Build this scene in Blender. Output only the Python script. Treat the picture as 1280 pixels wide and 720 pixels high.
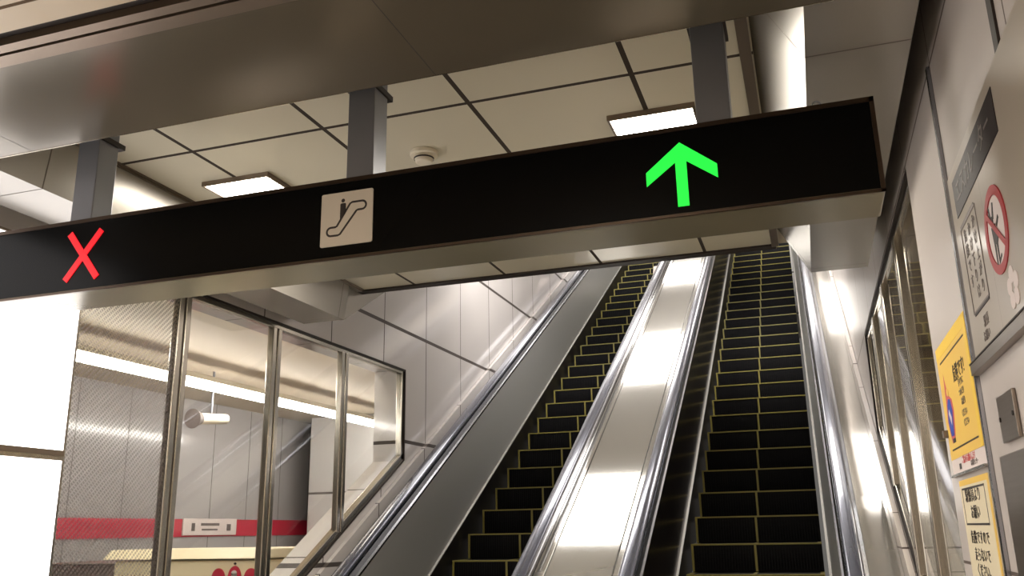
import bpy, math, random
from mathutils import Vector, Matrix
random.seed(4)
for o in list(bpy.data.objects): bpy.data.objects.remove(o)
SC = bpy.context.scene
COL = SC.collection
Z0 = 1.55            # eye height; all z below are measured from the eye level
T = math.tan(math.radians(30))
YE = 7.5             # the escalator nosing line crosses eye level here
XL, XR = -3.25, 0.47 # faces of the left and right tiled walls

# ---------------------------------------------------------------- camera
cam_d = bpy.data.cameras.new('camera'); cam = bpy.data.objects.new('camera', cam_d); COL.objects.link(cam)
cam_d.sensor_width = 36; cam_d.lens = 1099.5/1280*36; cam_d.clip_start = .02; cam_d.clip_end = 200
yaw, pit, rol = -0.319546, 0.269852, -0.018406
F = Vector((math.sin(yaw)*math.cos(pit), math.cos(yaw)*math.cos(pit), math.sin(pit)))
R_ = Vector((math.cos(yaw), -math.sin(yaw), 0)); U_ = R_.cross(F)
R2 = math.cos(rol)*R_ + math.sin(rol)*U_; U2 = -math.sin(rol)*R_ + math.cos(rol)*U_
m = Matrix((R2, U2, -F)).transposed().to_4x4(); m.translation = Vector((0, 0, Z0))
cam.matrix_world = m
SC.camera = cam

# ---------------------------------------------------------------- world and exposure
w = bpy.data.worlds.new('world'); SC.world = w; w.use_nodes = True
w.node_tree.nodes['Background'].inputs[0].default_value = (.9, .85, .78, 1)
w.node_tree.nodes['Background'].inputs[1].default_value = .12
SC.view_settings.view_transform = 'Standard'; SC.view_settings.look = 'None'
SC.view_settings.gamma = 1; SC.view_settings.use_curve_mapping = False
SC.view_settings.exposure = 0.3
L_CEIL, L_WELL, L_HALL, L_BOX, L_STRIP = 19.0, 8.0, 14.0, 2.2, 26.0

# ---------------------------------------------------------------- materials
def lin(c):
    return tuple(((v/255)/12.92 if v/255 <= .04045 else ((v/255+.055)/1.055)**2.4) for v in c)
def mat(name, col, rough=.5, metal=0, coat=0, emis=None, strength=0, spec=.5, aniso=0):
    m = bpy.data.materials.new(name); m.use_nodes = True
    b = m.node_tree.nodes['Principled BSDF']
    b.inputs['Base Color'].default_value = (*lin(col), 1)
    b.inputs['Roughness'].default_value = rough; b.inputs['Metallic'].default_value = metal
    b.inputs['Coat Weight'].default_value = coat; b.inputs['Coat Roughness'].default_value = .06
    b.inputs['Specular IOR Level'].default_value = spec; b.inputs['Anisotropic'].default_value = aniso
    if emis:
        b.inputs['Emission Color'].default_value = (*lin(emis), 1); b.inputs['Emission Strength'].default_value = strength
    return m
def nd(m, t, **k):
    n = m.node_tree.nodes.new(t)
    for a, v in k.items(): setattr(n, a, v)
    return n
def mathn(m, op, a, b=None):
    n = nd(m, 'ShaderNodeMath', operation=op)
    for i, v in enumerate((a, b)):
        if v is None: continue
        if hasattr(v, 'is_linked') or isinstance(v, bpy.types.NodeSocket): m.node_tree.links.new(v, n.inputs[i])
        else: n.inputs[i].default_value = v
    return n.outputs[0]
def jointed(name, col, jcol, joints, rough=.2, coat=0, metal=0, mottle=.04, tint=None):
    """panels with thin dark joints: joints = [(axis, start, spacing, width)]"""
    m = mat(name, col, rough, metal, coat); N = m.node_tree; b = N.nodes['Principled BSDF']
    tc = nd(m, 'ShaderNodeTexCoord'); s = nd(m, 'ShaderNodeSeparateXYZ'); N.links.new(tc.outputs['Object'], s.inputs[0])
    tot = None
    for ax, st, sp, wd in joints:
        v = mathn(m, 'SUBTRACT', s.outputs[ax], st)
        v = mathn(m, 'DIVIDE', v, sp)
        v = mathn(m, 'FRACT', v)
        v = mathn(m, 'SUBTRACT', v, .5); v = mathn(m, 'ABSOLUTE', v)
        v = mathn(m, 'GREATER_THAN', v, .5-wd/sp/2)
        tot = v if tot is None else mathn(m, 'MAXIMUM', tot, v)
    nz = nd(m, 'ShaderNodeTexNoise'); nz.inputs['Scale'].default_value = .9; nz.inputs['Detail'].default_value = 2
    N.links.new(tc.outputs['Object'], nz.inputs['Vector'])
    mm = nd(m, 'ShaderNodeMix', data_type='RGBA'); c = lin(col)
    N.links.new(nz.outputs[0], mm.inputs[0])
    mm.inputs[6].default_value = (*[x*(1-mottle*2) for x in c], 1); mm.inputs[7].default_value = (*[min(1, x*(1+mottle*2)) for x in c], 1)
    m2 = nd(m, 'ShaderNodeMix', data_type='RGBA'); N.links.new(tot, m2.inputs[0]); N.links.new(mm.outputs[2], m2.inputs[6])
    m2.inputs[7].default_value = (*lin(jcol), 1)
    N.links.new(m2.outputs[2], b.inputs['Base Color'])
    # joints are recessed
    inv = mathn(m, 'SUBTRACT', 1.0, tot); bp = nd(m, 'ShaderNodeBump'); bp.inputs['Strength'].default_value = .5; bp.inputs['Distance'].default_value = .004
    N.links.new(inv, bp.inputs['Height']); N.links.new(bp.outputs[0], b.inputs['Normal'])
    r = mathn(m, 'MULTIPLY', tot, .5); r = mathn(m, 'ADD', r, rough); N.links.new(r, b.inputs['Roughness'])
    if coat:
        N.links.new(mathn(m, 'MULTIPLY', inv, coat), b.inputs['Coat Weight'])
    return m
def brushed(name, col, rough=.2, stretch=(40, .5, .5), amt=.1, metal=1.0, bump=0):
    m = mat(name, col, rough, metal); N = m.node_tree; b = N.nodes['Principled BSDF']
    tc = nd(m, 'ShaderNodeTexCoord'); mp = nd(m, 'ShaderNodeMapping'); mp.inputs['Scale'].default_value = stretch
    N.links.new(tc.outputs['Object'], mp.inputs[0])
    nz = nd(m, 'ShaderNodeTexNoise'); nz.inputs['Scale'].default_value = 3; nz.inputs['Detail'].default_value = 4
    N.links.new(mp.outputs[0], nz.inputs['Vector'])
    r = mathn(m, 'MULTIPLY', nz.outputs[0], amt); r = mathn(m, 'ADD', r, rough-amt/2)
    N.links.new(r, b.inputs['Roughness'])
    if bump:
        n2 = nd(m, 'ShaderNodeTexNoise'); n2.inputs['Scale'].default_value = 1.3; n2.inputs['Detail'].default_value = 1
        N.links.new(tc.outputs['Object'], n2.inputs['Vector'])
        bp = nd(m, 'ShaderNodeBump'); bp.inputs['Strength'].default_value = bump; bp.inputs['Distance'].default_value = .05
        N.links.new(n2.outputs[0], bp.inputs['Height']); N.links.new(bp.outputs[0], b.inputs['Normal'])
    return m
ZR = Z0
M = {}
M['wall_left'] = jointed('white_enamel_left', (205, 200, 198), (70, 62, 58), [('Y', 6.43, .85, .012), ('Z', 1.70+ZR, .95, .030)], .16, .6)
M['wall_right'] = jointed('white_enamel_right', (208, 200, 194), (84, 72, 66), [('Y', 2.735, .89, .008), ('Z', 1.37+ZR, 1.5, .010)], .26, 0)
M['ceil'] = jointed('cream_ceiling_tile', (208, 202, 182), (52, 42, 32), [('X', -.485, .643, .020), ('Y', 2.91, 1.9, .020)], .35, .15)
M['ceil_near'] = jointed('cream_near_ceiling', (196, 178, 146), (96, 76, 52), [('Y', 1.53, .9, .012)], .4, .1)
M['ceil_well'] = mat('cream_well_ceiling', (212, 206, 194), .5)
M['soffit'] = jointed('grey_metal_soffit', (108, 101, 87), (50, 44, 38), [('X', -.985, 1.6, .003)], .22, 0, .3)
M['bulk'] = jointed('grey_bulkhead_panel', (150, 146, 138), (80, 72, 64), [('Y', 2.553, 1.2, .006)], .25, 0, .35)
M['trim_metal'] = mat('brown_grey_trim', (132, 118, 104), .35, .7)
M['trim_dark'] = mat('dark_brown_trim', (38, 28, 22), .6)
M['steel'] = brushed('stainless_brushed', (196, 190, 178), .2, (30, 30, .6), .12)
M['steel_panel'] = brushed('stainless_balustrade', (192, 192, 190), .34, (2, 1, 40), .08, .7, .12)
M['steel_deck'] = brushed('stainless_deck', (212, 210, 205), .07, (60, 1.2, 1.2), .03, .72, 0)
M['steel_side'] = brushed('polished_rail_trim', (168, 170, 176), .22, (1, 1, 1), .03)
M['steel_dark_reflection'] = mat('stainless_dark_reflection', (70, 62, 60), .2, .9)  # stainless coloured dark for the black steps it mirrors
M['rubber'] = mat('slate_handrail', (92, 95, 110), .2, .5, .6)
M['skirt'] = mat('black_skirt', (26, 23, 22), .35, .4)
M['skirt_edge'] = mat('bright_skirt_edge', (126, 123, 118), .45, .8)
M['step'] = mat('black_step', (7, 6, 8), .7, 0, spec=.2)
M['yellow'] = mat('worn_yellow_paint', (132, 122, 56), .5)
M['black'] = mat('gloss_black_sign', (8, 8, 8), .22, 0, 0, spec=.08)
M['frame_brown'] = mat('bronze_sign_frame', (70, 58, 48), .3, .8)
M['casing'] = brushed('sign_casing_steel', (138, 134, 116), .22, (2, 40, 2), .05, .35)
M['post'] = mat('grey_hanger_steel', (128, 130, 136), .35, .4)
M['green'] = mat('green_led', (10, 60, 20), .5, emis=(30, 255, 66), strength=1.0)
M['red'] = mat('red_led', (60, 4, 8), .5, emis=(255, 0, 26), strength=.85)
M['plate'] = mat('off_white_plate', (205, 196, 180), .4)
M['ink'] = mat('dark_ink', (40, 32, 28), .5)
M['light'] = mat('lit_ceiling_panel', (255, 252, 245), .5, emis=(255, 246, 232), strength=L_CEIL)
M['light_well'] = mat('lit_well_panel', (255, 252, 245), .5, emis=(255, 250, 244), strength=L_WELL)
M['light_hall'] = mat('lit_hall_panel', (255, 252, 245), .5, emis=(255, 240, 222), strength=L_HALL)  # shared by the added fill panels in hall and far room
M['light_strip'] = mat('lit_tube', (255, 252, 250), .5, emis=(255, 246, 240), strength=L_STRIP)
M['lightbox'] = mat('lit_advert_box', (255, 255, 255), .4, emis=(255, 250, 250), strength=L_BOX)
M['white_plastic'] = mat('white_plastic', (226, 218, 200), .4)
M['floor'] = jointed('floor_tile', (150, 142, 130), (80, 74, 66), [('X', 0, .6, .006), ('Y', 0, .6, .006)], .35)
M['far_wall'] = jointed('grey_far_panel', (168, 164, 164), (84, 78, 76), [('Y', 7.806, .74, .012)], .2, .4)
M['far_ceiling'] = mat('far_cream_ceiling', (200, 186, 164), .6)
M['pillar'] = jointed('white_pillar_tile', (222, 220, 218), (110, 104, 100), [('Z', .55+ZR, 1.07, .03), ('X', -6.64, 2.4, .01)], .2, .4)
M['red_paint'] = mat('crimson_stripe', (196, 40, 66), .4)
M['cream'] = mat('cream_cabinet', (240, 226, 190), .4)
M['poster'] = mat('yellow_poster', (236, 196, 92), .5)
M['poster_edge'] = mat('bright_yellow_border', (240, 202, 70), .5)
M['paper'] = mat('white_paper', (226, 214, 210), .5)
M['notice'] = mat('cream_notice_paper', (228, 216, 186), .5)
M['blue'] = mat('blue_print', (48, 74, 170), .5)
M['pink'] = mat('pink_print', (206, 92, 92), .5)
M['ring_red'] = mat('sign_red', (172, 46, 50), .45)
M['header'] = mat('dark_header', (44, 36, 36), .6)
M['board'] = jointed('grey_board', (176, 166, 152), (100, 92, 84), [('Y', 0, 9, .001)], .3, .3)
M['grey_print'] = mat('grey_print', (112, 102, 98), .5)
M['grey_plate'] = brushed('dull_steel_plate', (136, 126, 116), .3, (1, 1, 30), .1, .8)
def glass_mat(name, tint=(.95, .97, .96), hatch=False):
    m = bpy.data.materials.new(name); m.use_nodes = True; N = m.node_tree; N.nodes.clear()
    out = nd(m, 'ShaderNodeOutputMaterial'); tr = nd(m, 'ShaderNodeBsdfTransparent'); tr.inputs[0].default_value = (*tint, 1)
    gl = nd(m, 'ShaderNodeBsdfGlossy'); gl.inputs['Roughness'].default_value = .02
    lw = nd(m, 'ShaderNodeLayerWeight'); lw.inputs[0].default_value = .5
    fr = mathn(m, 'POWER', lw.outputs['Facing'], 5.0); fr = mathn(m, 'MULTIPLY', fr, .9); fr = mathn(m, 'ADD', fr, .05)
    mx = nd(m, 'ShaderNodeMixShader'); N.links.new(fr, mx.inputs[0]); N.links.new(tr.outputs[0], mx.inputs[1]); N.links.new(gl.outputs[0], mx.inputs[2])
    last = mx.outputs[0]
    if hatch:
        tc = nd(m, 'ShaderNodeTexCoord'); s = nd(m, 'ShaderNodeSeparateXYZ'); N.links.new(tc.outputs['Object'], s.inputs[0])
        a = mathn(m, 'SUBTRACT', s.outputs['Z'], s.outputs['Y']); a = mathn(m, 'DIVIDE', a, .030); a = mathn(m, 'FRACT', a)
        b = mathn(m, 'ADD', s.outputs['Z'], s.outputs['Y']); b = mathn(m, 'DIVIDE', b, .02); b = mathn(m, 'FRACT', b)
        fade = mathn(m, 'SUBTRACT', 3.98, s.outputs['Y']); fade = mathn(m, 'MULTIPLY', fade, 1.1)
        fade = mathn(m, 'MINIMUM', fade, .62)
        k = mathn(m, 'LESS_THAN', a, fade); k2 = mathn(m, 'LESS_THAN', b, .72); k = mathn(m, 'MULTIPLY', k, k2)
        k = mathn(m, 'MULTIPLY', k, .55)
        df = nd(m, 'ShaderNodeBsdfDiffuse'); df.inputs[0].default_value = (*lin((128, 118, 120)), 1)
        m3 = nd(m, 'ShaderNodeMixShader'); N.links.new(k, m3.inputs[0]); N.links.new(tr.outputs[0], m3.inputs[1]); N.links.new(df.outputs[0], m3.inputs[2])
        last = m3.outputs[0]
    N.links.new(last, out.inputs[0]); return m
M['glass'] = glass_mat('window_glass')
M['hatch'] = glass_mat('hatched_film', hatch=True)

# ---------------------------------------------------------------- builders
class MB:
    def __init__(s): s.v = []; s.f = []; s.sm = []
    def add(s, vs, fs, smooth=False):
        n = len(s.v); s.v += [Vector((a, b, c+Z0)) for a, b, c in vs]
        s.f += [[i+n for i in f] for f in fs]; s.sm += [smooth]*len(fs); return s
    def box(s, x0, x1, y0, y1, z0, z1):
        vs = [(x, y, z) for x in (x0, x1) for y in (y0, y1) for z in (z0, z1)]
        return s.add(vs, [(0, 1, 3, 2), (4, 6, 7, 5), (0, 4, 5, 1), (2, 3, 7, 6), (0, 2, 6, 4), (1, 5, 7, 3)])
    def prism(s, ring0, ring1, smooth=False):
        n = len(ring0)
        return s.add(list(ring0)+list(ring1), [list(range(n))[::-1], list(range(n, 2*n))]+[[i, (i+1) % n, n+(i+1) % n, n+i] for i in range(n)], smooth)
    def rings(s, rs, smooth=False, closed=True, cap=True):
        n = len(rs[0]); vs = [p for r in rs for p in r]; fs = []
        for k in range(len(rs)-1):
            for i in range(n if closed else n-1):
                fs.append([k*n+i, k*n+(i+1) % n, (k+1)*n+(i+1) % n, (k+1)*n+i])
        if cap: fs += [list(range(n))[::-1], [(len(rs)-1)*n+i for i in range(n)]]
        return s.add(vs, fs, smooth)
    def cyl(s, a, b, r, n=20, r2=None):
        a, b = Vector(a), Vector(b); d = (b-a).normalized(); r2 = r if r2 is None else r2
        u = d.orthogonal().normalized(); v = d.cross(u)
        ri = lambda c, q: [tuple(c+q*(math.cos(t)*u+math.sin(t)*v)) for t in [2*math.pi*i/n for i in range(n)]]
        return s.rings([ri(a, r), ri(b, r2)], True)
    def build(s, name, m, parent=None, bevel=0, seg=2):
        me = bpy.data.meshes.new(name)
        off = Vector((0, 0, 0)); p = parent
        while p: off += p.location; p = p.parent
        me.from_pydata([v-off for v in s.v], [], s.f); me.update()
        for pl, q in zip(me.polygons, s.sm): pl.use_smooth = q
        me.materials.append(m if not isinstance(m, str) else M[m])
        o = bpy.data.objects.new(name, me); COL.objects.link(o)
        if parent: o.parent = parent
        import bmesh
        bm = bmesh.new(); bm.from_mesh(me); bmesh.ops.recalc_face_normals(bm, faces=bm.faces); bm.to_mesh(me); bm.free()
        if any(s.sm):
            me.set_sharp_from_angle(angle=math.radians(40))
        if bevel:
            b = o.modifiers.new('bevel', 'BEVEL'); b.width = bevel; b.segments = seg; b.limit_method = 'ANGLE'
        return o
def empty(name, loc, label=None, cat=None, group=None, kind=None):
    o = bpy.data.objects.new(name, None); COL.objects.link(o); o.location = (loc[0], loc[1], loc[2]+Z0); o.empty_display_size = .1
    return tag(o, label, cat, group, kind)
def tag(o, label=None, cat=None, group=None, kind=None):
    for k, v in (('label', label), ('category', cat), ('group', group), ('kind', kind)):
        if v: o[k] = v
    return o
def structure(o, label=None, cat=None):
    return tag(o, label, cat, None, 'structure')
def inc(y): return (y-YE)*T
def base(y):
    """walking line: floor, a short blend, then the 30 degree incline"""
    a = inc(y); f = -Z0; k = .12
    s = math.sqrt((a-f)**2+k*k); return (a+f+s)/2 if y < 6.4 else a
def ys(y0, y1):
    out = [y0]; y = y0
    while y < 6.4 and y < y1-.1: y += .15; out.append(y)
    out.append(y1); return out
def sweep(mb, prof, y0, y1, smooth=False):
    """profile [(x, h)] carried up the escalator"""
    return mb.rings([[(x, y, base(y)+h) for x, h in prof] for y in ys(y0, y1)], smooth)

# ================================================================ SETTING
YB, YT = -4.5, 20.0
structure(MB().box(-9, XR+.3, YB, 4.9, -Z0-.2, -Z0).build('floor', 'floor'), 'pale tiled floor in front of the escalators', 'floor')
structure(MB().box(-9, XL-.45, 4.9, 14, -Z0-.2, -Z0).build('floor', 'floor'), 'tiled floor beyond the left windows', 'floor')

def e_wall(name, x0, x1, W0, W1, ztop, material, bottom_h):
    """tiled wall with a window opening: y W0..W1, sloping sill above the deck"""
    mb = MB()
    def face(poly):   # polygon in y,z
        mb.prism([(x0, y, z) for y, z in poly], [(x1, y, z) for y, z in poly])
    sill = lambda y: max(inc(y)+bottom_h, -1.15)
    yk = YE+(-1.15-bottom_h)/T
    face([(YB, -Z0), (W0, -Z0), (W0, 1.62), (YB, 1.62)])                         # before the window
    face([(W0, ztop), (W1, ztop), (W1, 1.62), (W0, 1.62)])                       # above
    b = [(W0, -Z0), (W1, -Z0), (W1, sill(W1))] + ([(yk, -1.15)] if yk > W0 else []) + [(W0, sill(W0))]
    face(b)                                                                     # below
    face([(W1, -Z0), (YT, -Z0), (YT, 12.0), (W1, 4.5)])
    face([(4.9, 1.62), (W1, 1.62), (W1, 4.5), (4.9, 3.0)])
    return mb.build(name, material), sill
wl, sillL = e_wall('wall_left', XL-.30, XL, 3.22, 6.86, 1.365, 'wall_left', .96)
structure(wl, 'glossy white tiled wall left of the escalators', 'wall')
wr, sillR = e_wall('wall_right', XR, XR+.30, 3.56, 6.94, 1.365, 'wall_right', .96)
structure(wr, 'glossy white panelled wall right of the escalators', 'wall')
structure(MB().box(XL-.3, XR+.3, YT, YT+.2, 4, 13).build('wall_top', 'wall_left'), 'white wall at the head of the escalators', 'wall')
structure(MB().box(-9, XR+.3, YB-.2, YB, -Z0, 1.62).build('wall_back', 'wall_left'), 'white wall behind the hall', 'wall')

# ceilings
H = 1.615
structure(MB().box(-2.86, -.05, 2.26, 5.20, H, H+.06).build('ceiling', 'ceil'), 'cream tiled ceiling with dark joints above the hanging sign', 'ceiling')
structure(MB().box(XL-.3, XR+.3, YB, 1.625, 1.372, 1.44).build('ceiling', 'ceil_near'), 'cream ceiling nearest the viewer', 'ceiling')
h0 = H-inc(5.23)
structure(MB().prism([(XL, 5.27, H+.02), (XL, YT, inc(YT)+h0), (XL, YT, inc(YT)+h0+.1), (XL, 5.2, H+.12)],
                     [(XR, 5.27, H+.02), (XR, YT, inc(YT)+h0), (XR, YT, inc(YT)+h0+.1), (XR, 5.2, H+.12)]).build('ceiling', 'ceil_well'), 'sloping ceiling over the escalators', 'ceiling')
structure(MB().box(-2.86, -.07, 5.20, 5.27, H-.012, H+.08).build('trim_1', 'trim_dark'), 'dark edge where the flat ceiling ends', 'trim')
structure(MB().box(-.095, -.055, 2.26, 5.2, H-.02, H+.02).build('trim_2', 'trim_metal'), 'brown metal trim along the right edge of the ceiling', 'trim')
structure(MB().box(-2.875, -2.80, 2.26, 5.2, H-.012, H+.02).box(-2.80, -2.785, 2.26, 5.2, H-.004, H+.02).build('trim_3', 'trim_metal'), 'brown metal trim along the left edge of the ceiling', 'trim')
# transverse beam (soffit) before the sign
structure(MB().box(XL-.3, XR-.002, 1.765, 2.26, 1.37, 1.66).build('beam', 'soffit'), 'grey metal ceiling beam across the hall', 'beam')
structure(MB().box(XL-.3, XR-.002, 2.26, 2.263, 1.368, 1.376).build('trim_4', 'steel'), 'thin bright edge of the grey beam', 'trim')
for n, (a, b, z, mm) in enumerate([(1.762, 1.768, 1.3745, 'trim_dark'), (1.712, 1.762, 1.366, 'trim_metal'), (1.700, 1.712, 1.378, 'trim_dark'), (1.667, 1.700, 1.366, 'trim_metal'), (1.628, 1.667, 1.39, 'trim_dark')]):
    structure(MB().box(XL-.3, XR-.002, a, b, z, z+.07).build('trim_%d' % (5+n), mm), None, 'trim')
# dark void above the wall gaps, closes the shell
structure(MB().box(XL-.3, XR+.3, YB, 5.2, H+.10, H+.16).build('ceiling', 'trim_dark'), 'dark slab above the ceiling panels', 'ceiling')
# bulkheads along both walls: run level, then climb with the escalators
def bulk(xa_top, xa_bot, xb, name, label):
    mb = MB(); t = H+.05; y1 = 5.03
    mb.rings([[(xa_bot, y, 1.37), (xb, y, 1.37), (xb, y, t), (xa_top, y, t)] for y in (2.263, y1)])
    o = structure(mb.build(name, 'bulk'), label, 'bulkhead')
    if xa_bot > -1: return
    YE2 = 5.9; m2 = MB(); e = lambda y, z: z+(y-y1)*T
    m2.prism([(xa_bot, y1+.001, 1.371), (xa_bot, YE2, e(YE2, 1.37)), (xa_bot, YE2, e(YE2, 2.0)), (xa_bot, y1+.001, e(y1, 1.7))],
             [(xb, y1+.001, 1.371), (xb, YE2, e(YE2, 1.37)), (xb, YE2, e(YE2, 2.0)), (xb, y1+.001, e(y1, 1.7))])
    m2.build('sloping_bulkhead', 'bulk', o)
bulk(-2.80, -2.84, -3.145, 'bulkhead', 'grey metal bulkhead along the left wall')
bulk(-.06, .105, .404, 'bulkhead', 'grey metal bulkhead along the right wall')

# ---------------------------------------------------------------- windows in both walls
def window(name, xface, sgn, W0, W1, ztop, sill, mulls, label, hatch_first):
    """sgn +1: room lies towards +x of the wall face"""
    root = empty(name, (xface, (W0+W1)/2, -.5), label, 'window', None, 'structure')
    x0, x1 = sorted((xface-sgn*.065, xface-sgn*.012))
    mb = MB(); f = .055
    mb.box(x0, x1, W0+.01, W1-f, ztop-.045, ztop-.002)
    mb.box(x0, x1, W1-f, W1-.004, sill(W1)+.01, ztop-.002)
    mb.box(x0, x1, W0+.002, W0+.03, sill(W0)+.01, ztop-.002)
    yk = YE+(-1.15-.96)/T
    pts = [(W0+.01, sill(W0)+.004)] + ([(yk, -1.146)] if yk > W0 else []) + [(W1-.004, sill(W1)+.004)]
    lo = pts; hi = [(y, z+.07) for y, z in pts][::-1]
    poly = lo+hi
    mb.prism([(x0, y, z) for y, z in poly], [(x1, y, z) for y, z in poly])
    mb.build('window_frame', 'steel', root, .004)
    # dark gasket around the opening
    g = MB(); gx0, gx1 = sorted((xface-sgn*.014, xface-sgn*.002))
    g.box(gx0, gx1, W0, W1, ztop-.016, ztop-.001); g.box(gx0, gx1, W1-.016, W1-.001, sill(W1)+.004, ztop-.001)
    g.prism([(gx0, y, z) for y, z in [(W1, sill(W1)+.003), (max(yk, W0), sill(max(yk, W0))+.003), (max(yk, W0), sill(max(yk, W0))+.02), (W1, sill(W1)+.02)]],
            [(gx1, y, z) for y, z in [(W1, sill(W1)+.003), (max(yk, W0), sill(max(yk, W0))+.003), (max(yk, W0), sill(max(yk, W0))+.02), (W1, sill(W1)+.02)]])
    g.build('gasket', 'trim_dark', root)
    for my in mulls:
        q = MB(); a0, a1 = sorted((xface-sgn*.050, xface-sgn*.004))
        q.box(a0, a1, my-.052, my-.007, sill(my)+.03, ztop-.04); q.box(a0, a1, my+.007, my+.052, sill(my)+.03, ztop-.04)
        mo = q.build('mullion', 'steel', root, .006)
        d0, d1 = sorted((xface-sgn*.048, xface-sgn*.012))
        MB().box(d0, d1, my-.0069, my+.0069, sill(my)+.03, ztop-.04).build('seal', 'trim_dark', mo)
    edges = [W0+.03]+mulls+[W1-f]
    for i in range(len(edges)-1):
        a, b = edges[i]+(.0 if i == 0 else .05), edges[i+1]-(.05 if i < len(edges)-2 else 0)
        gx = xface-sgn*.030
        ps = [(a, sill(a)+.05)] + ([(yk, -1.10)] if a < yk < b else []) + [(b, sill(b)+.05), (b, ztop-.045), (a, ztop-.045)]
        p = MB().prism([(gx-.004, y, z) for y, z in ps], [(gx+.004, y, z) for y, z in ps]).build('pane', 'glass', root)
        if i == 0 and hatch_first:
            h = MB().add([(gx+.006, y, z) for y, z in ps], [list(range(len(ps)))])
            h.build('hatched_film', 'hatch', p)
    return root
window('window_1', XL, 1, 3.22, 6.86, 1.365, sillL, [3.98, 4.90, 5.81], 'stainless framed glass partition left of the escalators', True)
window('window_2', XR, -1, 3.56, 6.94, 1.365, sillR, [4.40, 5.31, 6.18], 'stainless framed glass partition right of the escalators', False)
structure(MB().box(XR+1.5, XR+1.6, 3.0, 9.0, -Z0, 1.66).build('wall_far_right', 'far_ceiling'), 'pale wall of the passage behind the right glass partition', 'wall')
structure(MB().box(XR+.301, XR+1.5, 3.0, 9.0, 1.60, 1.66).build('ceiling', 'far_ceiling'), 'ceiling of the passage behind the right glass', 'ceiling')
structure(MB().box(XR+.301, XR+1.5, 3.0, 9.0, -Z0-.2, -Z0).build('floor', 'floor'), 'floor of the passage behind the right glass', 'floor')
structure(MB().box(XR+.301, XR+1.5, 9.0, 9.1, -Z0, 1.66).box(XR+.301, XR+1.5, 2.9, 3.0, -Z0, 1.66).build('wall_passage_ends', 'far_ceiling'), 'end walls of the passage behind the right glass', 'wall')
structure(MB().box(XL-.32, XL-.301, YB, 3.2, -Z0, 1.6).build('wall_left_lining', 'far_wall'), 'rear lining of the left wall', 'wall')

# ---------------------------------------------------------------- beyond the left windows
structure(MB().box(-7.2, -7.0, YB, 16, -Z0, 1.62).build('wall_far_left', 'far_wall'), 'grey panelled wall seen through the left windows', 'wall')
structure(MB().box(-7.0, XL-.31, YB, 16, 1.60, 1.66).build('ceiling', 'far_ceiling'), 'cream ceiling beyond the left windows', 'ceiling')
structure(MB().box(-7.0, XL-.31, 13.5, 13.7, -Z0, 1.60).build('wall_far_end', 'far_wall'), 'grey end wall beyond the left windows', 'wall')
tag(MB().box(-7.0, -6.985, 4, 13.4, .005, .205).build('red_wall_stripe', 'red_paint'), 'crimson band running along the grey wall behind the glass', 'wall stripe')
sp = empty('wall_sign', (-6.98, 9.3, .1), 'small white station plate on the crimson band behind the glass', 'sign')
MB().box(-6.984, -6.965, 8.78, 9.80, .02, .212).build('plate', 'paper', sp, .004)
q = MB()
for i, (a, b, z0, z1) in enumerate([(9.1, 9.45, .13, .16), (9.12, 9.42, .075, .095), (8.93, 8.99, .07, .16), (9.6, 9.68, .07, .15)]): q.box(-6.9649, -6.963, a, b, z0, z1)
q.build('lettering', 'grey_print', sp)
tag(MB().box(-6.62, -3.6, 10.9, 11.6, -Z0, 1.59).build('tiled_pillar', 'pillar', None, .01), 'broad white tiled pillar behind the left glass partition', 'pillar')
# tube light row
tl = empty('fluorescent_row', (-5.3, 7.0, 1.40), 'long glowing fluorescent row seen through the left windows', 'light fixture')
MB().box(-5.36, -5.24, 2.5, 10.8, 1.40, 1.45).build('housing', 'white_plastic', tl, .006)
MB().rings([[(-5.3+.055*math.cos(a), y, 1.37+.045*math.sin(a)) for a in [k*math.pi/6 for k in range(12)]] for y in (2.55, 10.75)], True).build('tube', 'light_strip', tl)
for yy in (4.0, 8.0): MB().box(-5.31, -5.29, yy, yy+.02, 1.45, 1.598).build('bracket', 'post', tl)
# loudspeaker
ls = empty('horn_loudspeaker', (-5.6, 7.3, 1.12), 'small white cylindrical loudspeaker hanging behind the left glass', 'loudspeaker')
MB().cyl((-5.6, 7.17, 1.11), (-5.6, 7.58, 1.15), .055, 24, .05).build('barrel', 'white_plastic', ls)
MB().cyl((-5.6, 7.07, 1.10), (-5.6, 7.17, 1.11), .095, 24, .06).build('horn_mouth', 'grey_print', ls)
MB().cyl((-5.6, 7.35, 1.16), (-5.6, 7.35, 1.60), .012, 10).build('hanger_rod', 'post', ls)
# cream cabinet with red marks
cb = empty('ticket_cabinet', (-4.75, 6.3, -Z0), 'cream cabinet with red round marks standing behind the left glass', 'cabinet')
MB().box(-5.40, -4.03, 6.0, 6.7, -Z0, -.175).build('body', 'cream', cb, .02)
MB().prism([(-5.50, 5.97, -.165), (-5.50, 6.75, -.165), (-5.50, 6.75, -.09), (-5.50, 6.06, -.09)], [(-3.99, 5.97, -.165), (-3.99, 6.75, -.165), (-3.99, 6.75, -.09), (-3.99, 6.06, -.09)]).build('top', 'cream', cb, .012)
for i, (x, rz) in enumerate([(-4.395, .065), (-4.25, .08), (-4.105, .065)]):
    r = MB().rings([[(x+.058*math.cos(t), yy, -.305+rz*math.sin(t)*1.1) for t in [k*math.pi/12 for k in range(24)]] for yy in (5.999, 5.988)]).build('red_mark', 'red_paint', cb)
MB().rings([[(-4.25+.026*math.cos(t), yy, -.27+.022*math.sin(t)) for t in [k*math.pi/8 for k in range(16)]] for yy in (5.9875, 5.985)]).box(-4.275, -4.255, 5.985, 5.9875, -.31, -.27).box(-4.245, -4.225, 5.985, 5.9875, -.31, -.27).build('white_symbol', 'paper', cb)
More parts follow.
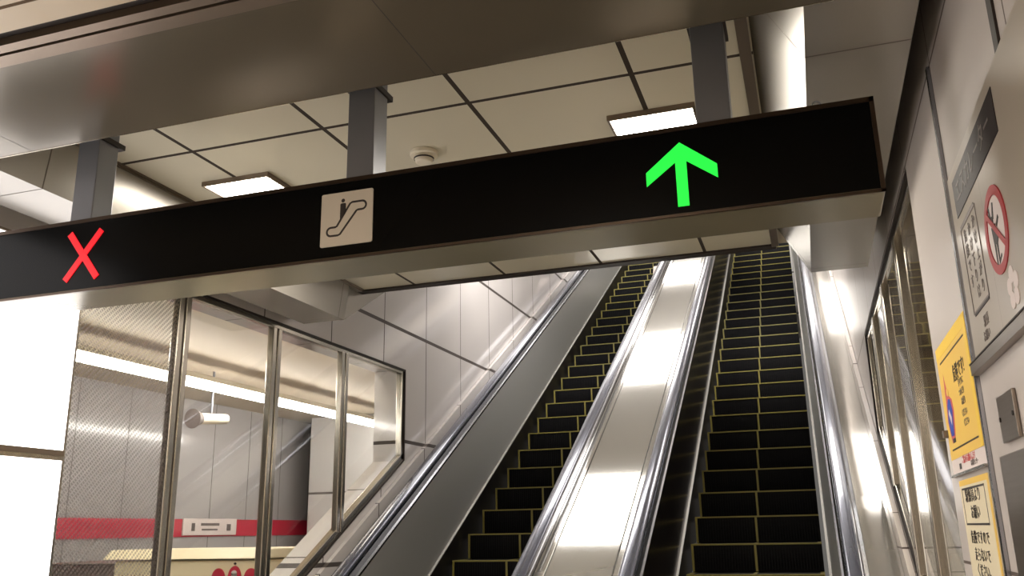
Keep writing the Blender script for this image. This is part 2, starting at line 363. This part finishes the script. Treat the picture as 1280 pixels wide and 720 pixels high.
MB().cyl((-4.25, 5.999, -.20), (-4.25, 5.985, -.20), .008, 10).build('keyhole', 'ink', cb)
tag(MB().box(-6.4, -5.52, 6.25, 6.9, -Z0, -.215).box(-6.42, -5.50, 6.23, 6.92, -.215, -.195).build('grey_counter', 'grey_plate', None, .01), 'low grey counter beside the cream cabinet behind the glass', 'counter')

# ---------------------------------------------------------------- advert light box
lb = empty('advert_lightbox', (XL, 2.3, -1.0), 'brilliant white backlit advertising panels at the left edge of the photo', 'light box')
MB().box(XL+.002, XL+.03, 1.4, 3.20, .365, .39).build('middle_rail', 'trim_metal', lb); MB().box(XL+.002, XL+.03, 1.4, 3.20, 1.30, 1.312).build('top_rail', 'trim_metal', lb)
MB().box(XL+.002, XL+.022, 1.4, 3.20, .39, 1.30).build('upper_panel', 'lightbox', lb)
MB().box(XL+.002, XL+.022, 1.4, 3.20, -1.0, .345).build('lower_panel', 'lightbox', lb)
MB().box(XL+.002, XL+.024, 1.4, 3.20, .345, .365).build('divider', 'steel', lb)

# ================================================================ ESCALATORS
NS = 35
def step_parts(xl, xr, y, root, first):
    pass
def escalator(xl, xr, y_first, label, panels, ext):
    root = empty('escalator', ((xl+xr)/2, 5.0, -Z0), label, 'escalator', 'escalators side by side')
    g = .030
    # ---- one step, its nosing at the local origin
    a, b = xl+g-root.location.x, xr-g-root.location.x
    run, rise = .363, .363*T
    st = MB(); prof = [(0, 0), (.39, 0), (.39, -.03), (.08, -.05), (.05, -rise-.03), (.036, -rise-.03)]
    for k in range(1, 6): 
        t = k/6; prof.append((.036*(1-t)**2*1.0, -rise*(1-t)-.012*(1-t)))
    st.rings([[(x, y, z-Z0) for y, z in prof] for x in (a, b)])
    # cleats of tread and riser: thin ribs
    n = 46; wd = (b-a)/n
    for k in range(n):
        x = a+k*wd
        st.box(x+wd*.2, x+wd*.6, -.004, .0, -rise*.95-Z0, -.012-Z0)
    me_st = st.build('step', 'step')
    yb = MB(); zz = -Z0
    yb.box(a, b, -.008, .028, -.009+zz, .0025+zz)
    wv = .017; mid = (a+b)/2
    for x0 in (a, mid-wv/2):
        yb.box(x0, x0+wv, -.009, -.002, -rise*.97+zz, -.010+zz)
    yb.box(a, a+.03, .028, .36, -.001+zz, .002+zz); yb.box(b-.03, b, .028, .36, -.001+zz, .002+zz); yb.box(mid-.012, mid+.012, .028, .36, -.001+zz, .002+zz)
    me_yb = yb.build('yellow_border', 'yellow'); me_yb.parent = me_st
    me_st.parent = root
    for k in range(NS):
        if k == 0: s, c = me_st, me_yb
        else:
            s = me_st.copy(); COL.objects.link(s); s.parent = root
            c = me_yb.copy(); COL.objects.link(c); c.parent = s
        yy = y_first+(k-4)*run
        s.location = (0, yy-root.location.y, max(inc(yy), -Z0+.012)-(-Z0))
    # ---- balustrades on both sides
    Y0 = 3.9
    for sgn, s0, pm in ((-1, xl, panels[0]), (1, xr, panels[1])):
        P_ = lambda l: [(s0+sgn*dx, h) for dx, h in l]
        o = sweep(MB(), P_([(0, -.32), (.012, -.32), (.012, .125), (0, .125)]), Y0, YT-.06).build('skirt_panel', 'skirt', root)
        sweep(MB(), P_([(-.003, .125), (.015, .125), (.015, .140), (-.003, .136)]), Y0, YT-.06).build('skirt_edge', 'skirt_edge', o)
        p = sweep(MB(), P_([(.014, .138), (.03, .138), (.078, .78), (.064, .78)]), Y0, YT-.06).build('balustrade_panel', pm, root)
        g_ = sweep(MB(), P_([(.058, .78), (.058, .80), (.070, .812), (.082, .85), (.10, .85), (.10, .78)]), Y0, YT-.06).build('handrail_guide', 'steel_side', root)
        # handrail with rounded section and a return at the foot
        sec = []
        for k in range(16):
            t = 2*math.pi*k/16; cx, cy = math.cos(t), math.sin(t)
            sec.append((.050*math.copysign(abs(cx)**.6, cx), (.030 if cy > 0 else .018)*math.copysign(abs(cy)**.7, cy)))
        path = []
        for k in range(9):
            t = -math.pi/2-math.pi*k/8; path.append((Y0+.22*math.cos(t), -Z0+.655+.22*math.sin(t), t))
        rs = []
        for (yy, z, t) in path:
            rs.append([(s0+sgn*.132+dx, yy+dn*math.cos(t), z+dn*math.sin(t)) for dx, dn in sec])
        for yy in ys(Y0+.05, YT-.06): rs.append([(s0+sgn*.132+dx, yy, base(yy)+.875+dn*(1.15 if yy > 5 else 1)) for dx, dn in sec])
        MB().rings(rs, True).build('handrail', 'rubber', root)
        # newel end below the handrail return
        rr = [[(s0+sgn*q, Y0+.19*math.cos(t), -Z0+.655+.19*math.sin(t)) for t in [math.pi/2+math.pi*k/10 for k in range(11)]] for q in (.06, .19)]
        MB().prism(rr[0], rr[1]).build('newel', 'steel', root)
    # comb plate and landing
    MB().box(xl, xr, 3.5, 5.05, -Z0, -Z0+.008).build('landing_plate', 'steel', root, .002)
    MB().box(xl+.03, xr-.03, 4.9, 5.06, -Z0+.008, -Z0+.018).build('comb', 'yellow', root)
    return root
eL = escalator(-2.945, -1.935, 7.106, 'left escalator, closed, black yellow-edged steps climbing beside the tiled wall', ('steel_panel', 'steel_panel'), 0)
eR = escalator(-.995, .04, 6.922, 'right escalator under the green arrow, black yellow-edged steps', ('steel_dark_reflection', 'steel_panel'), 0)
# centre deck between the two escalators
cd = empty('centre_deck', (-1.45, 5.0, -Z0), 'broad mirror-bright stainless deck between the two escalators', 'deck')
sweep(MB(), [(-1.685, .75), (-1.245, .75), (-1.245, .79), (-1.25, .795), (-1.68, .795), (-1.685, .79)], 3.9, YT-.06).build('cover', 'steel_deck', cd)
sweep(MB(), [(-1.757, .74), (-1.689, .74), (-1.689, .793), (-1.692, .796), (-1.757, .798)], 3.9, YT-.06).build('side_strip', 'steel_deck', cd)
sweep(MB(), [(-1.241, .74), (-1.183, .74), (-1.183, .798), (-1.238, .796), (-1.241, .793)], 3.9, YT-.06).build('side_strip', 'steel_deck', cd)
sweep(MB(), [(-1.835, .70), (-1.76, .70), (-1.76, .835), (-1.77, .845), (-1.835, .845)], 3.9, YT-.06).build('edge_trim', 'steel_side', cd)
sweep(MB(), [(-1.18, .70), (-1.095, .70), (-1.095, .845), (-1.17, .845), (-1.18, .835)], 3.9, YT-.06).build('edge_trim', 'steel_side', cd)
MB().box(-1.80, -1.13, 3.92, 4.0, -Z0, -Z0+.80).build('end_plate', 'steel', cd)
# right deck
rd = empty('side_deck', (.33, 5.0, -Z0), 'narrow stainless deck between right escalator and right wall', 'deck')
sweep(MB(), [(.25, .74), (.432, .74), (.432, .79), (.25, .79)], 3.9, YT-.06).build('cover', 'steel_deck', rd)
sweep(MB(), [(.14, .70), (.246, .70), (.246, .80), (.218, .81), (.216, .835), (.14, .835)], 3.9, YT-.06).build('edge_trim', 'steel_side', rd)
sweep(MB(), [(.434, .70), (.466, .70), (.466, .955), (.434, .955)], 3.9, YT-.06).build('wall_upstand', 'wall_right', rd)
# left deck
ld = empty('side_deck', (-3.18, 5.0, -Z0), 'narrow stainless deck between left escalator and tiled wall', 'deck')
sweep(MB(), [(-3.212, .74), (-3.13, .74), (-3.13, .79), (-3.212, .79)], 3.9, YT-.06).build('cover', 'steel_deck', ld)
sweep(MB(), [(-3.128, .70), (-3.045, .70), (-3.045, .835), (-3.12, .835), (-3.122, .80), (-3.128, .80)], 3.9, YT-.06).build('edge_trim', 'steel_side', ld)
sweep(MB(), [(-3.246, .70), (-3.214, .70), (-3.214, .90), (-3.246, .90)], 3.9, YT-.06).build('wall_upstand', 'wall_left', ld)
# bag on a high step
bg = empty('tote_bag', (-2.2, 14.9, inc(14.73)+.012), 'small white bag standing on a top step of the left escalator', 'bag')
MB().rings([[(-2.2+sx*x, 14.9+sy*.05, z+inc(14.73)+.015) for sx, sy in ((-1, -1), (1, -1), (1, 1), (-1, 1))] for x, z in ((.09, 0), (.105, .12), (.09, .26))]).build('bag_body', 'paper', bg, .015)
MB().rings([[(-2.2+.05*math.cos(t)+.008*math.cos(u)*math.cos(t), 14.9+.008*math.sin(u), inc(14.73)+.27+.09*math.sin(t)) for u in [k*math.pi/3 for k in range(6)]] for t in [k*math.pi/8 for k in range(9)]], True).build('bag_handle', 'ink', bg)

# ================================================================ HANGING SIGN
YS = 2.40
sg = empty('hanging_sign', (-1.36, YS+.11, .857), 'long black overhead sign with red cross and green arrow, hung on posts', 'sign', None)
x0, x1, zb, zt = -2.985, .262, .857, 1.136
MB().box(x0, x1, YS+.006, YS+.224, zb+.003, zt-.003).build('casing', 'casing', sg, .004)
MB().box(x0+.012, x1-.012, YS+.002, YS+.0059, zb+.012, zt-.014).build('face', 'black', sg)
fr = MB()
fr.box(x0, x1, YS-.002, YS+.006, zt-.014, zt); fr.box(x0, x1, YS-.002, YS+.006, zb, zb+.008); fr.box(x0, x0+.012, YS-.002, YS+.006, zb, zt); fr.box(x1-.012, x1, YS-.002, YS+.006, zb, zt)
fr.box(x0, x1, YS+.006, YS+.224, zt-.003, zt)
fr.build('edge_frame', 'frame_brown', sg)
for px in (-2.519, -1.368, -.218):
    p = MB().box(px, px+.098, YS+.004, YS+.100, zt, H+.04).build('post', 'post', sg, .003)
    MB().box(px-.008, px+.106, YS-.004, YS+.125, 1.455, 1.475).cyl((px+.049, YS+.11, 1.44), (px+.049, YS+.125, 1.44), .012, 10).build('bracket', 'trim_dark', p)
def flat(poly, depth=.003):
    return MB().prism([(x, YS+.0019, z) for x, z in poly], [(x, YS+.0019-depth, z) for x, z in poly])
# green arrow  (centre -.272, z .887..1.085)
ax, az0, az1 = -.272, .888, 1.085
arrow = MB()
def tri(pts, mb, d0=.0019, d1=.0019-.003): mb.prism([(x, YS+d0, z) for x, z in pts], [(x, YS+d1, z) for x, z in pts])
w2 = .016; tipz = az1; hx = .102; hz = az1-.094; th = .046
tri([(ax-w2, az0), (ax+w2, az0), (ax+w2, tipz-.030), (ax-w2, tipz-.030)], arrow, .0019, -.0008)
tri([(ax, tipz), (ax+hx, hz+.012), (ax+hx, hz-.030), (ax, tipz-.048)], arrow)
tri([(ax, tipz), (ax, tipz-.048), (ax-hx, hz-.030), (ax-hx, hz+.012)], arrow)
arrow.build('green_arrow', 'green', sg)
# red cross
cx, cz = -2.434, .995; cr = MB()
for s in (1, -1):
    dx, dz = .072, .090*1.0
    L_ = math.hypot(dx, dz); nx, nz = -dz*s/L_*.0125, dx/L_*.0125
    pts = [(cx-dx*s+nx*1, cz-dz+nz), (cx-dx*s-nx, cz-dz-nz), (cx+dx*s-nx, cz+dz-nz), (cx+dx*s+nx, cz+dz+nz)]
    tri(pts, cr, .0019, -.001 if s > 0 else -.0014)
cr.build('red_cross', 'red', sg)
# escalator pictogram plate
pc = MB(); ux, uz = -1.358, .9955; hw = .0945
def rrect(cx, cz, hx, hz, r, n=5):
    out = []
    for sx, sz, a0 in ((1, 1, 0), (-1, 1, 90), (-1, -1, 180), (1, -1, 270)):
        for k in range(n+1):
            a = math.radians(a0+90*k/n); out.append((cx+sx*(hx-r)+r*math.cos(a), cz+sz*(hz-r)+r*math.sin(a)))
    return out
tri(rrect(ux, uz, hw, .092, .006), pc, .0019, -.002)
plate = pc.build('pictogram_plate', 'plate', sg)
ic = MB()
def stroke(pts, wd, y, mb, closed=False):
    n = len(pts); rs = []
    for i in range(n if closed else n):
        a = Vector(pts[(i-1) % n] if closed or i > 0 else pts[i]); c = Vector(pts[(i+1) % n] if closed or i < n-1 else pts[i]); p = Vector(pts[i])
        d = (c-a).normalized(); nn = Vector((-d.y, d.x))*wd/2
        rs.append((p+nn, p-nn))
    vs = [(q[0], y, q[1]) for r in rs for q in r]; fs = [[2*i, 2*i+1, 2*((i+1) % n)+1, 2*((i+1) % n)] for i in range(n if closed else n-1)]
    mb.add(vs, fs)
out = []
def arc(cx, cz, r, a0, a1, n=8): return [(cx+r*math.cos(math.radians(a0+(a1-a0)*k/n)), cz+r*math.sin(math.radians(a0+(a1-a0)*k/n))) for k in range(n+1)]
lo = (ux-.056, uz-.042); hi = (ux+.056, uz+.038); r_ = .0145
out += arc(lo[0], lo[1], r_, 90, 270)
out += [(ux-.030, lo[1]-r_), (ux-.022, lo[1]-r_+.003), (ux+.036, hi[1]-r_-.002), (ux+.042, hi[1]-r_)]
out += arc(hi[0], hi[1], r_, -90, 90)
out += [(ux+.020, hi[1]+r_), (ux+.012, hi[1]+r_-.004), (ux-.034, lo[1]+r_+.003), (ux-.040, lo[1]+r_)]
stroke(out, .0072, YS-.0024, ic, True)
ic.add([(x, YS-.0024, z) for x, z in arc(ux-.014, uz+.062, .0068, 0, 345, 15)], [list(range(16))])
ic.add([(x, YS-.0024, z) for x, z in [(ux-.024, uz+.050), (ux-.020, uz+.053), (ux-.006, uz+.053), (ux-.003, uz+.050), (ux-.003, uz+.022), (ux-.012, uz+.012), (ux-.024, uz-.002)]], [list(range(7))])
ic.build('escalator_icon', 'ink', plate)
eb = MB(); c0 = (.115, YS+.03, zt+.014)
eb.rings([[(c0[0]+(.011+.0025*math.cos(u))*math.cos(t), c0[1]+.0025*math.sin(u), c0[2]+(.011+.0025*math.cos(u))*math.sin(t)) for u in [k*math.pi/4 for k in range(8)]] for t in [k*math.pi/10 for k in range(21)]], True)
eb.build('eye_bolt', 'post', sg)

# ================================================================ LIGHT FITTINGS
def ceil_light(xa, xb, ya, yb, z, label, mm='light', grp=None, slope=False):
    r = empty('ceiling_light', ((xa+xb)/2, (ya+yb)/2, z), label, 'ceiling light', grp)
    zf = (lambda y, d: z+(y-ya)*T-d) if slope else (lambda y, d: z-d)
    t_ = .010
    def slab(x0, x1, y0, y1, d0, d1): return [[(x, y, zf(y, d)) for x, d in ((x0, d0), (x1, d0), (x1, d1), (x0, d1))] for y in (y0, y1)]
    fm = MB(); t = .010
    for a in ((xa-t, xa, ya-t, yb+t), (xb, xb+t, ya-t, yb+t), (xa, xb, ya-t, ya), (xa, xb, yb, yb+t)): fm.rings(slab(*a, 0, .022))
    fm.build('frame', 'trim_metal', r)
    MB().rings(slab(xa, xb, ya, yb, 0, .016)).build('diffuser', mm, r)
    return r
ceil_light(-.635, -.305, 3.22, 4.40, H, 'glowing ceiling panel above the right end of the black sign, over the green arrow')
ceil_light(-2.585, -2.245, 3.22, 4.40, H, 'glowing ceiling panel above the left half of the black sign, between the left posts')
MB_ = None
sd = empty('smoke_detector', (-1.478, 3.27, H), 'small white round smoke detector on the cream ceiling', 'smoke detector')
MB().cyl((-1.478, 3.27, H), (-1.478, 3.27, H-.02), .062, 32).build('base', 'white_plastic', sd, .003)
MB().cyl((-1.478, 3.27, H-.02), (-1.478, 3.27, H-.052), .046, 32, .036).build('head', 'white_plastic', sd, .006)
MB().rings([[(-1.478+rr*math.cos(t), 3.27+rr*math.sin(t), H-z) for t in [k*math.pi/12 for k in range(24)]] for rr, z in ((.0435, .030), (.0445, .030), (.043, .037), (.0425, .037))], True, True, False).build('vent_slot', 'ink', sd)
for ya, yb, nm, xa, xb, sd_ in ((7.75, 9.05, 'lower', -3.05, -1.75, 'left'), (8.2, 9.8, 'lower', -1.0, .37, 'right'), (11.8, 13.8, 'middle', -3.05, -1.75, 'left'), (13.3, 15.8, 'middle', -1.0, .37, 'right'), (17.0, 18.3, 'topmost', -3.05, -1.75, 'left')):
    if 1:
        ceil_light(xa, xb, ya, yb, inc(ya)+h0-.002, '%s lit panel in the sloping ceiling over the %s escalator' % (nm, sd_), 'light_well', None, True)
ceil_light(XR+.7, XR+.9, 3.6, 8.2, 1.60, 'lit panel in the passage ceiling behind the right glass', 'light_hall')
for yy in (4.0, 6.5): ceil_light(-3.76, -3.60, yy, yy+1.6, 1.60, 'unseen fill panel added in the ceiling beyond the left windows', 'light_hall', 'added fill panels beyond the left windows')  # added out of view above the window frame to brighten the far area
ceil_light(-1.3, -.5, -.5, .3, 1.372, 'unseen fill panel added above the viewer to brighten the right wall', 'light_hall')  # added light, out of view, brightens the near right wall
for yy in (-.9, -2.6):  # unseen panels added behind the camera to light surfaces facing it
    for xx in (-2.9, -1.2):
        ceil_light(xx, xx+1.1, yy, yy+.35, 1.372, 'unseen fill panel added in the hall ceiling behind the viewer', 'light_hall', 'added hall fill panels')

# ================================================================ RIGHT WALL GRAPHICS
def onwall(poly, d0, d1): # poly of (y,z)
    return MB().prism([(XR-d0, y, z) for y, z in poly], [(XR-d1, y, z) for y, z in poly])
def rect(y0, y1, z0, z1, d0, d1): return onwall([(y0, z0), (y1, z0), (y1, z1), (y0, z1)], d0, d1)
def text(s, y, z, size, m, parent, d, name='lettering', align='CENTER', sx=1.0):
    c = bpy.data.curves.new('lettering', 'FONT'); c.body = s; c.size = size; c.align_x = align; c.align_y = 'CENTER'; c.extrude = .0004
    t = bpy.data.objects.new('tmp', c); COL.objects.link(t); bpy.context.view_layer.update()
    me = bpy.data.meshes.new_from_object(t.evaluated_get(bpy.context.evaluated_depsgraph_get())); bpy.data.objects.remove(t)
    o = bpy.data.objects.new(name, me); COL.objects.link(o); me.materials.clear(); me.materials.append(M[m])
    R = Matrix(((0, 0, -1), (-sx, 0, 0), (0, 1, 0))).to_4x4(); R.translation = Vector((XR-d, y, z+Z0)); me.transform(R)
    off = Vector((0, 0, 0)); p = parent
    while p: off += p.location; p = p.parent
    me.transform(Matrix.Translation(-off)); o.parent = parent
    return o
# yellow poster
yp = empty('yellow_poster', (XR, 3.15, .17), 'yellow safety poster with blue figure and Japanese heading on right wall', 'poster')
rect(2.80, 3.46, .160, .600, .001, .004).build('sheet', 'paper', yp)
rect(2.80, 3.46, .210, .600, .0041, .005).build('yellow_field', 'poster', yp)
m_ = MB(); 
for r in ((2.80, 2.845, .210, .600), (2.845, 3.46, .560, .600)): 
    q = rect(*r, .0051, .0056); m_.v += q.v; n = len(m_.v)-8; m_.f += [[i+n for i in f] for f in q.f]; m_.sm += q.sm
m_.build('yellow_border', 'poster_edge', yp)
rect(2.86, 3.39, .538, .543, .0051, .006).build('upper_rule', 'ink', yp)
rect(2.86, 3.39, .238, .243, .0051, .006).build('lower_rule', 'ink', yp)
text('危険です!', 3.03, .462, .060, 'header', yp, .006, sx=.9)
for k, (s, z) in enumerate((('手すりに', .425), ('つかまり', .395), ('お乗り', .365), ('ください', .330), ('ください', .30))):
    text(s, 3.02+.01*(k % 2), z, .026, 'grey_print', yp, .006)
blob = [(3.36, .262), (3.30, .262), (3.27, .30), (3.24, .36), (3.25, .40), (3.31, .42), (3.34, .46), (3.36, .50), (3.37, .46), (3.38, .40), (3.40, .34), (3.385, .30)]
onwall([(y, z) for y, z in blob], .0051, .0055).build('figure_outline', 'pink', yp)
onwall([(3.355, .285), (3.30, .285), (3.285, .33), (3.265, .365), (3.29, .405), (3.33, .41), (3.36, .39), (3.385, .34), (3.37, .30)], .0056, .0060).build('blue_figure', 'blue', yp)
onwall([(3.32+.022*math.cos(t), .432+.014*math.sin(t)) for t in [k*math.pi/8 for k in range(16)]], .0056, .0062).build('figure_head', 'poster', yp)
onwall([(3.345, .262), (3.285, .262), (3.285, .276), (3.345, .276)], .0056, .0062).build('figure_shoe', 'ink', yp)
onwall([(3.355, .36), (3.335, .375), (3.30, .345), (3.315, .32)], .0061, .0064).build('white_fold', 'paper', yp)
text('ご協力をお願いします', 3.10, .196, .026, 'pink', yp, .0045)
text('お客様センター', 3.00, .177, .020, 'grey_print', yp, .0045)
rect(3.26, 3.30, .172, .190, .0041, .005).build('stamp', 'ink', yp)
rect(2.80, 3.46, .152, .160, .001, .012).build('holder_lip', 'steel', yp)
# cream notice
cn = empty('cream_notice', (XR, 3.1, -.3), 'cream Japanese notice sheet with boxed heading below the yellow poster', 'notice')
rect(2.82, 3.37, -.42, .136, .001, .004).build('sheet', 'notice', cn)
rect(2.82, 3.37, .118, .136, .0041, .0045).build('yellow_band', 'poster', cn)
rect(2.82, 2.85, -.42, .118, .0041, .0045).build('yellow_edge', 'poster', cn)
rect(2.905, 3.33, .104, .110, .0041, .005).build('heading_rule', 'ink', cn)
rect(2.905, 3.33, -.007, -.001, .0041, .005).build('heading_rule', 'ink', cn)
rect(2.905, 2.910, -.001, .104, .0041, .005).build('heading_side', 'grey_print', cn)
rect(3.325, 3.330, -.001, .104, .0041, .005).build('heading_side', 'grey_print', cn)
text('駅係員より', 3.13, .082, .046, 'ink', cn, .005, sx=1.25)
text('お願い', 3.12, .030, .046, 'ink', cn, .005, sx=1.25)
for s, z in (('危険ですので', -.046), ('走らないで', -.098), ('ください。', -.145), ('手すりに', -.20), ('おつかまり', -.25)): text(s, 3.11, z, .044, 'ink', cn, .005, sx=1.25)
rect(3.44, 3.475, .29, .315, .001, .02).build('wall_clip', 'grey_print') and None
tag(bpy.data.objects['wall_clip'], 'small dark clip on the right wall beside the yellow poster', 'clip')
# grey prohibition board
bd = empty('prohibition_board', (XR, 2.3, .4), 'grey wall board with dark header and red prohibition ring', 'sign')
rect(1.30, 2.70, .428, .97, .001, .008).build('sheet', 'board', bd)
rect(2.02, 2.625, .828, .935, .0081, .010).build('header', 'header', bd)
text('エスカレーター', 2.33, .882, .072, 'grey_print', bd, .0105, sx=1.0)
rect(1.30, 2.72, .395, .428, .001, .022).build('bottom_rail', 'grey_plate', bd)
rect(1.30, 2.72, .424, .428, .022, .024).build('rail_dark_strip', 'trim_dark', bd)  # thin dark strip along the top front of the rail
rc, rz_ = 2.195, .655
ring = MB(); n = 40
ring.rings([[(XR-d, rc+.118*r*math.cos(t), rz_+.104*r*math.sin(t)) for t in [2*math.pi*k/n for k in range(n)]] for d, r in ((.008, 1), (.0105, 1), (.0105, .78), (.008, .78))], False, True, False)
ring.build('red_ring', 'ring_red', bd)
onwall([(rc+.09*math.cos(t), rz_+.079*math.sin(t)) for t in [2*math.pi*k/n for k in range(n)]], .0081, .0084).build('ring_field', 'paper', bd)
onwall([(rc+.080, rz_+.052), (rc+.070, rz_+.064), (rc-.082, rz_-.050), (rc-.070, rz_-.062)], .0100, .0108).build('ring_slash', 'ring_red', bd)
pk = MB()
def pw(poly):
    q = onwall(poly, .0086, .0096); n0 = len(pk.v); pk.v.extend(q.v); pk.f.extend([[i+n0 for i in f] for f in q.f]); pk.sm.extend(q.sm)
pw([(rc+.03+.014*math.cos(t), rz_+.030+.012*math.sin(t)) for t in [k*math.pi/6 for k in range(12)]])
pw([(rc+.052, rz_+.072), (rc+.044, rz_+.074), (rc+.034, rz_+.035), (rc+.046, rz_+.03)])
pw([(rc+.002, rz_+.068), (rc-.006, rz_+.066), (rc+.010, rz_+.03), (rc+.022, rz_+.036)])
pw([(rc+.046, rz_+.018), (rc+.004, rz_+.018), (rc-.014, rz_-.018), (rc+.004, rz_-.03), (rc+.040, rz_-.026)])
pw([(rc+.040, rz_-.026), (rc+.028, rz_-.028), (rc+.034, rz_-.075), (rc+.042, rz_-.073)])
pw([(rc+.018, rz_-.026), (rc+.004, rz_-.026), (rc+.010, rz_-.068), (rc-.014, rz_-.060), (rc-.014, rz_-.066), (rc+.018, rz_-.077)])
pw([(rc-.006, rz_+.012), (rc-.012, rz_+.004), (rc-.040, rz_+.018), (rc-.036, rz_+.026)])
pk.build('running_figure', 'ink', bd)
# boxed vertical text
bx = MB()
def bw(poly, mb=bx, a=.0081, b=.0095):
    q = onwall(poly, a, b); n0 = len(mb.v); mb.v.extend(q.v); mb.f.extend([[i+n0 for i in f] for f in q.f]); mb.sm.extend(q.sm)
def fr_(y0, y1, z0, z1, t):
    for r in ((y0, y1, z1-t, z1), (y0, y1, z0, z0+t), (y0, y0+t, z0, z1), (y1-t, y1, z0, z1)): bw([(r[0], r[2]), (r[1], r[2]), (r[1], r[3]), (r[0], r[3])])
fr_(2.385, 2.615, .545, .79, .005); bw([(2.40, .79), (2.61, .79), (2.61, .797), (2.40, .797)])
bx.build('text_box', 'grey_print', bd)
for j, s in enumerate(('かけ上がり', 'かけ下りは', '危険です')):
    for i, ch in enumerate(s): text(ch, 2.435+.064*j, .755-.043*i, .040, 'grey_print', bd, .009)
rect(2.39, 2.60, .538, .545, .0081, .0095).build('violet_rule', 'header', bd)
text('駅長', 2.47, .500, .034, 'grey_print', bd, .009); text('お願い', 2.49, .465, .030, 'grey_print', bd, .009)
fl = MB()
for a in range(5):
    t = a*2*math.pi/5+.3; cy, cz_ = 2.13+.035*math.cos(t), .500+.030*math.sin(t)
    bw([(cy+.024*math.cos(u), cz_+.020*math.sin(u)) for u in [k*math.pi/6 for k in range(12)]], fl, .0081, .0088+.0002*a)
fl.build('white_blossom', 'paper', bd)
# plates
mp = empty('switch_plate', (XR, 2.41, .25), 'small upright grey steel plate with screws on the right wall', 'wall plate')
rect(2.318, 2.508, .190, .304, .001, .010).build('plate', 'grey_plate', mp, .002)
for yy in (2.335, 2.49): MB().cyl((XR-.010, yy, .247), (XR-.013, yy, .247), .006, 12).build('screw', 'ink', mp)
lp = empty('steel_cabinet_door', (XR, 2.2, -.4), 'large brownish steel cover below the small grey plate on the right wall', 'wall plate')
rect(1.5, 2.565, -.85, .162, .001, .014).build('cover', 'grey_plate', lp, .004)
rr = MB().rings([[(XR-d, 2.16+.11*math.cos(t), -.10+.16*math.sin(t)) for t in [k*math.pi/16 for k in range(32)]] for d in (.014, .0155)]).build('red_disc', 'ring_red', lp)
# vertical panel trims on the right wall
structure(rect(1.905, 1.945, .972, 1.37, .0, .006).build('trim_10', 'trim_dark'), 'dark vertical joint at the upper right corner', 'trim')
structure(rect(2.735, 2.760, -1.2, 1.365, .0, .010).build('trim_11', 'steel_side'), 'thin bright vertical strip between wall panels', 'trim')
